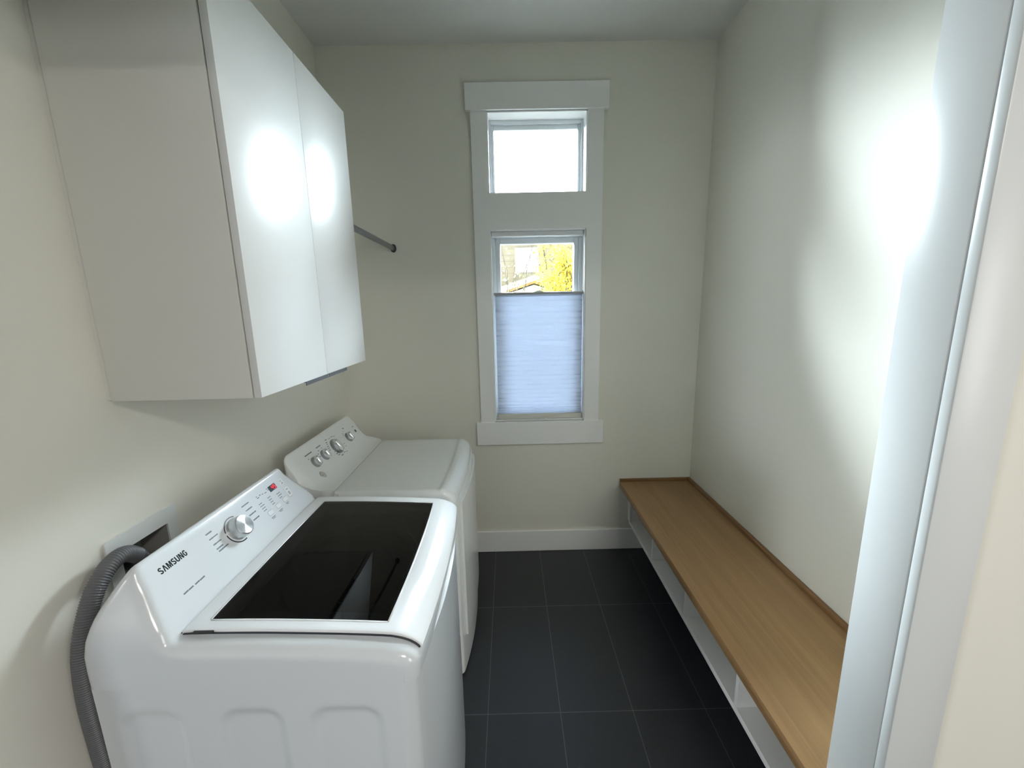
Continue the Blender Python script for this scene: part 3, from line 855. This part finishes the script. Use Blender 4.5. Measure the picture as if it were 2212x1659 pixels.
for (a, b, s, w) in ((1.664, 1.724, .206, .0055), (1.769, 1.812, .207, .0055), (2.070, 2.084, .208, .006), (2.160, 2.180, .185, .004),
                     (1.668, 1.676, .187, .003), (1.766, 1.776, .191, .004), (1.748, 1.757, .179, .004), (1.744, 1.755, .165, .004), (1.800, 1.808, .194, .003),
                     (1.868, 1.884, .212, .004), (1.858, 1.873, .199, .004), (1.853, 1.868, .190, .003), (1.846, 1.862, .180, .004), (1.842, 1.858, .171, .003), (1.838, 1.852, .161, .003),
                     (1.925, 1.945, .208, .003), (1.945, 1.965, .203, .003), (1.90, 1.915, .207, .003),
                     (1.862, 1.874, .140, .003), (1.862, 1.880, .126, .004), (1.868, 1.886, .116, .004), (1.885, 1.905, .104, .005), (1.918, 1.935, .108, .003), (1.940, 1.955, .103, .003),
                     (1.972, 1.985, .127, .003), (1.975, 1.990, .142, .003), (2.028, 2.036, .176, .003), (2.035, 2.043, .186, .003), (2.058, 2.064, .194, .003)):
    dbar(a, s, b, w)

# ------------------------------------------------------------------ outlet box in the left wall and drain hose
e = empty('outlet_box', (XL, (BY0+BY1)/2, BZ0), 'white recessed plumbing outlet box in left wall behind the washer', 'outlet box')
bm = bmesh.new()
ring2d(bm, rrect(BY0-.034, BY1+.034, BZ0-.034, BZ1+.046, .008), rrect(BY0+.001, BY1-.001, BZ0+.001, BZ1-.001, .002), 0, .006, lambda a, b, h: (XL+h+.0003, a, b))
obj('face_frame', bm, BOXW, e)
bm = bmesh.new(); x0 = XL-.085
for (a, b) in (((BY0+.001, BZ0+.001), (BY1-.001, BZ0+.001)), ((BY1-.001, BZ0+.001), (BY1-.001, BZ1-.001)), ((BY1-.001, BZ1-.001), (BY0+.001, BZ1-.001)), ((BY0+.001, BZ1-.001), (BY0+.001, BZ0+.001))):
    bm.faces.new([bm.verts.new(v) for v in ((x0, *a), (x0, *b), (XL+.001, *b), (XL+.001, *a))])
bm.faces.new([bm.verts.new((x0, a, b)) for a, b in ((BY0+.001, BZ0+.001), (BY1-.001, BZ0+.001), (BY1-.001, BZ1-.001), (BY0+.001, BZ1-.001))])
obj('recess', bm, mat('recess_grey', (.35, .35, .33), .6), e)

def catmull3(P, n):
    P = [Vector(p) for p in P]; P = [P[0]*2-P[1]]+P+[P[-1]*2-P[-2]]; out = []
    for i in range(1, len(P)-2):
        for k in range(n):
            t = k/n
            out.append(.5*((2*P[i])+(P[i+1]-P[i-1])*t+(2*P[i-1]-5*P[i]+4*P[i+1]-P[i+2])*t*t+(3*P[i]-P[i-1]-3*P[i+1]+P[i+2])*t**3))
    out.append(P[-2]); return out
path = catmull3([(-1.095, 1.036, .960), (-1.060, 1.028, .970), (-1.030, 1.008, .990), (-1.008, .972, 1.027), (-.995, .930, 1.055), (-.990, .888, 1.052), (-.989, .848, 1.020), (-.988, .815, .965), (-.988, .792, .895),
                 (-.988, .782, .80), (-.988, .781, .70), (-.988, .785, .55), (-.988, .80, .35), (-.985, .86, .14), (-.985, 1.0, .032), (-.985, 1.15, .024)], 40)
ln = [0]
for a, b in zip(path, path[1:]): ln.append(ln[-1]+(b-a).length)
step = .0011; pts = []; k = 0; d = 0
while d < ln[-1]:
    while ln[k+1] < d: k += 1
    t = (d-ln[k])/(ln[k+1]-ln[k]); pts.append(path[k].lerp(path[k+1], t)); d += step
rad = []
for i in range(len(pts)):
    ph = (i*step/.0055) % 1
    rr = .0205-.0021*(0.5-0.5*math.cos(2*PI*ph))
    if i*step < .13: rr = .0195                                     # plain cuff at the end pushed into the box
    rad.append(rr)
e = empty('drain_hose', (-.988, .80, 0), 'grey corrugated drain hose looping from the wall box down behind the washer', 'hose')
nc = int(.13/step)
obj('cuff', tube(bmesh.new(), pts[:nc:8]+[pts[nc]], [.0195]*len(pts[:nc:8]+[pts[nc]]), 24), mat('cuff_dark', (.10, .102, .108), .4), e, 60)
obj('corrugated_tube', tube(bmesh.new(), pts[nc:], rad[nc:], 18), HOSE, e, 60)

# ------------------------------------------------------------------ bench with open cubbies
BZ, BX = .497, .722
e = empty('cubby_bench', ((BX+XR)/2, 1.65, 0), 'long low white cubby bench with oak top along the right wall', 'bench')
WHITE = mat('bench_white', (.90, .90, .885), .4)
seat = obj('seat_top', B(BX, XR-.001, SY1+.001, D-.001, BZ-.040, BZ, bev=.002), WOOD, e, 40)
seat['label'] = 'oak seat board'
bm = bmesh.new()
box(bm, XR-.022, XR-.001, SY1+.001, D-.001, BZ+.0002, BZ+.016, bev=.0015)
obj('edge_strip', bm, WOODS, e, 40)['label'] = 'dark stained strip along the right wall'
obj('edge_strip', B(BX+.001, XR-.022, D-.020, D-.001, BZ+.0002, BZ+.016, bev=.0015), WOODS, e, 40)['label'] = 'dark stained strip along the back wall'
FX = .789
obj('bottom_shelf', B(FX, XR-.017, SY1+.001, D-.016, .192, .217, bev=.0015), WHITE, e, 40)
obj('back_panel', B(XR-.014, XR-.002, SY1+.003, D-.002, .217, BZ-.041), WHITE, e)
for y in (1.205, 1.635, 2.066): obj('divider', B(FX+.002, XR-.017, y-.009, y+.009, .2172, BZ-.0402, bev=.0012), WHITE, e, 40)
obj('end_panel', B(FX+.002, XR-.017, D-.034, D-.003, .2172, BZ-.0402), WHITE, e)
obj('end_panel', B(FX+.002, XR-.017, SY1+.002, SY1+.020, .2172, BZ-.0402), WHITE, e)
obj('face_stile', B(FX-.004, FX+.002, D-.050, D-.002, .217, BZ-.0402), WHITE, e)

# ------------------------------------------------------------------ outside: neighbour's house, shed, tree and bush
struct('ground', B(-30, 30, D+WT+.05, 60, -.6, -.5), GROUND)
e = empty('neighbour_house', (1, 12, -.5), 'tan clapboard house with white window, seen outside through lower window', 'house')
obj('wall', B(-7, 9, 12, 16, -.5, 3.42), SIDING, e)
bm = bmesh.new()
sl = [(11.55, 3.36), (11.55, 3.46), (14.0, 4.30), (16.5, 3.46), (16.5, 3.36), (14, 4.18)]
slab(bm, sl, -7.3, 9.3, lambda a, b, h: (h, a, b))
obj('roof', bm, SHINGLE, e)
obj('gutter', B(-7.3, 9.3, 11.46, 11.549, 3.38, 3.47), ROOFW, e)
wf_ = bmesh.new(); x0, x1, z0, z1 = .30, .83, 2.76, 3.27
box(wf_, x0-.07, x1+.07, 11.95, 11.999, z0-.09, z0); box(wf_, x0-.07, x1+.07, 11.95, 11.999, z1, z1+.08)
box(wf_, x0-.07, x0, 11.95, 11.999, z0, z1); box(wf_, x1, x1+.07, 11.95, 11.999, z0, z1)
w = obj('window', wf_, ROOFW, e)
obj('blind', B(x0, x1, 11.975, 11.998, z0, z1), mat('pale_blind', (.9, .9, .9), .7), w)
e = empty('garden_shed', (.52, 8, -.5), 'pale garden shed with a gabled roof and brown eaves outside window', 'shed')
bm = bmesh.new()
slab(bm, [(-.68, -.5), (1.72, -.5), (1.72, 1.72), (.52, 2.10), (-.68, 1.72)], 8.15, 10.0, lambda a, b, h: (a, h, b))
obj('wall', bm, ROOFW, e)
def gable(bm, t0, t1, y0, y1, w=1.42):
    a = .317
    slab(bm, [(.52-w, 2.17-a*w+t0), (.52, 2.17+t0), (.52+w, 2.17-a*w+t0), (.52+w, 2.17-a*w+t1), (.52, 2.17+t1), (.52-w, 2.17-a*w+t1)], y0, y1, lambda p, q, h: (p, h, q))
bm = bmesh.new(); gable(bm, .0, .105, 7.98, 10.1); obj('roof', bm, ROOFW, e)
bm = bmesh.new(); gable(bm, -.045, -.0005, 8.0, 8.14, 1.40); obj('soffit', bm, SOFFIT, e)

def branchy(bm, base, d, length, r, depth, rng, tips, spread=.6):
    pts = [Vector(base)]; v = Vector(d).normalized(); n = 4
    for i in range(n):
        v = (v+Vector((rng.uniform(-.22, .22), rng.uniform(-.22, .22), rng.uniform(-.05, .16)))).normalized()
        pts.append(pts[-1]+v*length/n)
    tube(bm, pts, [r*(1-.5*i/n) for i in range(n+1)], 5)
    if depth == 0: tips.append(pts[-1]); tips.append(pts[-2]); return
    for k in range(3):
        p = pts[2+k % 3]; w = (v+Vector((rng.uniform(-spread, spread), rng.uniform(-spread, spread), rng.uniform(-.1, .5)))).normalized()
        branchy(bm, p, w, length*.62, r*.55, depth-1, rng, tips, spread)
def leaves(bm, centers, n, spread, size, rng):
    for i in range(n):
        c = centers[rng.randrange(len(centers))]
        p = c+Vector((rng.gauss(0, spread), rng.gauss(0, spread), rng.gauss(0, spread)))
        a = Vector((rng.uniform(-1, 1), rng.uniform(-1, 1), rng.uniform(-1, 1))).normalized(); b = a.orthogonal().normalized()
        c2 = a.cross(b); s = size*rng.uniform(.6, 1.3)
        bm.faces.new([bm.verts.new(p+q) for q in (b*s, c2*s*.5, -b*s, -c2*s*.5)])
rng = random.Random(3)
e = empty('autumn_tree', (.98, 7.3, -.5), 'young tree with bright yellow autumn leaves outside the lower window', 'tree')
bm = bmesh.new(); tips = []
tube(bm, [(.98, 7.3, -.5), (.97, 7.3, .5), (1.0, 7.3, 1.4)], [.05, .042, .035], 8)
for q in range(7): branchy(bm, (1.0-.01*q, 7.3, .95+.1*q), (rng.uniform(-.6, .6), rng.uniform(-.5, .5), 1), .74, .018, 2, rng, tips, .55)
obj('trunk', bm, BARK, e)
bm = bmesh.new(); leaves(bm, [t for t in tips if t.x > .58] , 3200, .085, .033, rng)
leaves(bm, [Vector((.92+rng.uniform(-.22, .30), 7.3+rng.uniform(-.3, .3), 1.75+rng.uniform(-.3, .35))) for _ in range(50)], 1500, .07, .034, rng)
obj('foliage', bm, LEAF, e)
e = empty('bare_bush', (.05, 6.6, -.5), 'grey bare-branched bush at the left of the lower window view', 'bush')
bm = bmesh.new(); tips = []
for q in range(8): branchy(bm, (-.05+rng.uniform(-.12, .08), 6.6+rng.uniform(-.1, .1), -.5), (rng.uniform(-.07, .05), rng.uniform(-.12, .12), 1), 1.7, .015, 2, rng, tips, .42)
obj('branches', bm, BARK, e)
bm = bmesh.new(); leaves(bm, [t for t in tips if t.x < .28], 420, .05, .026, rng)
obj('foliage', bm, GREYLEAF, e)
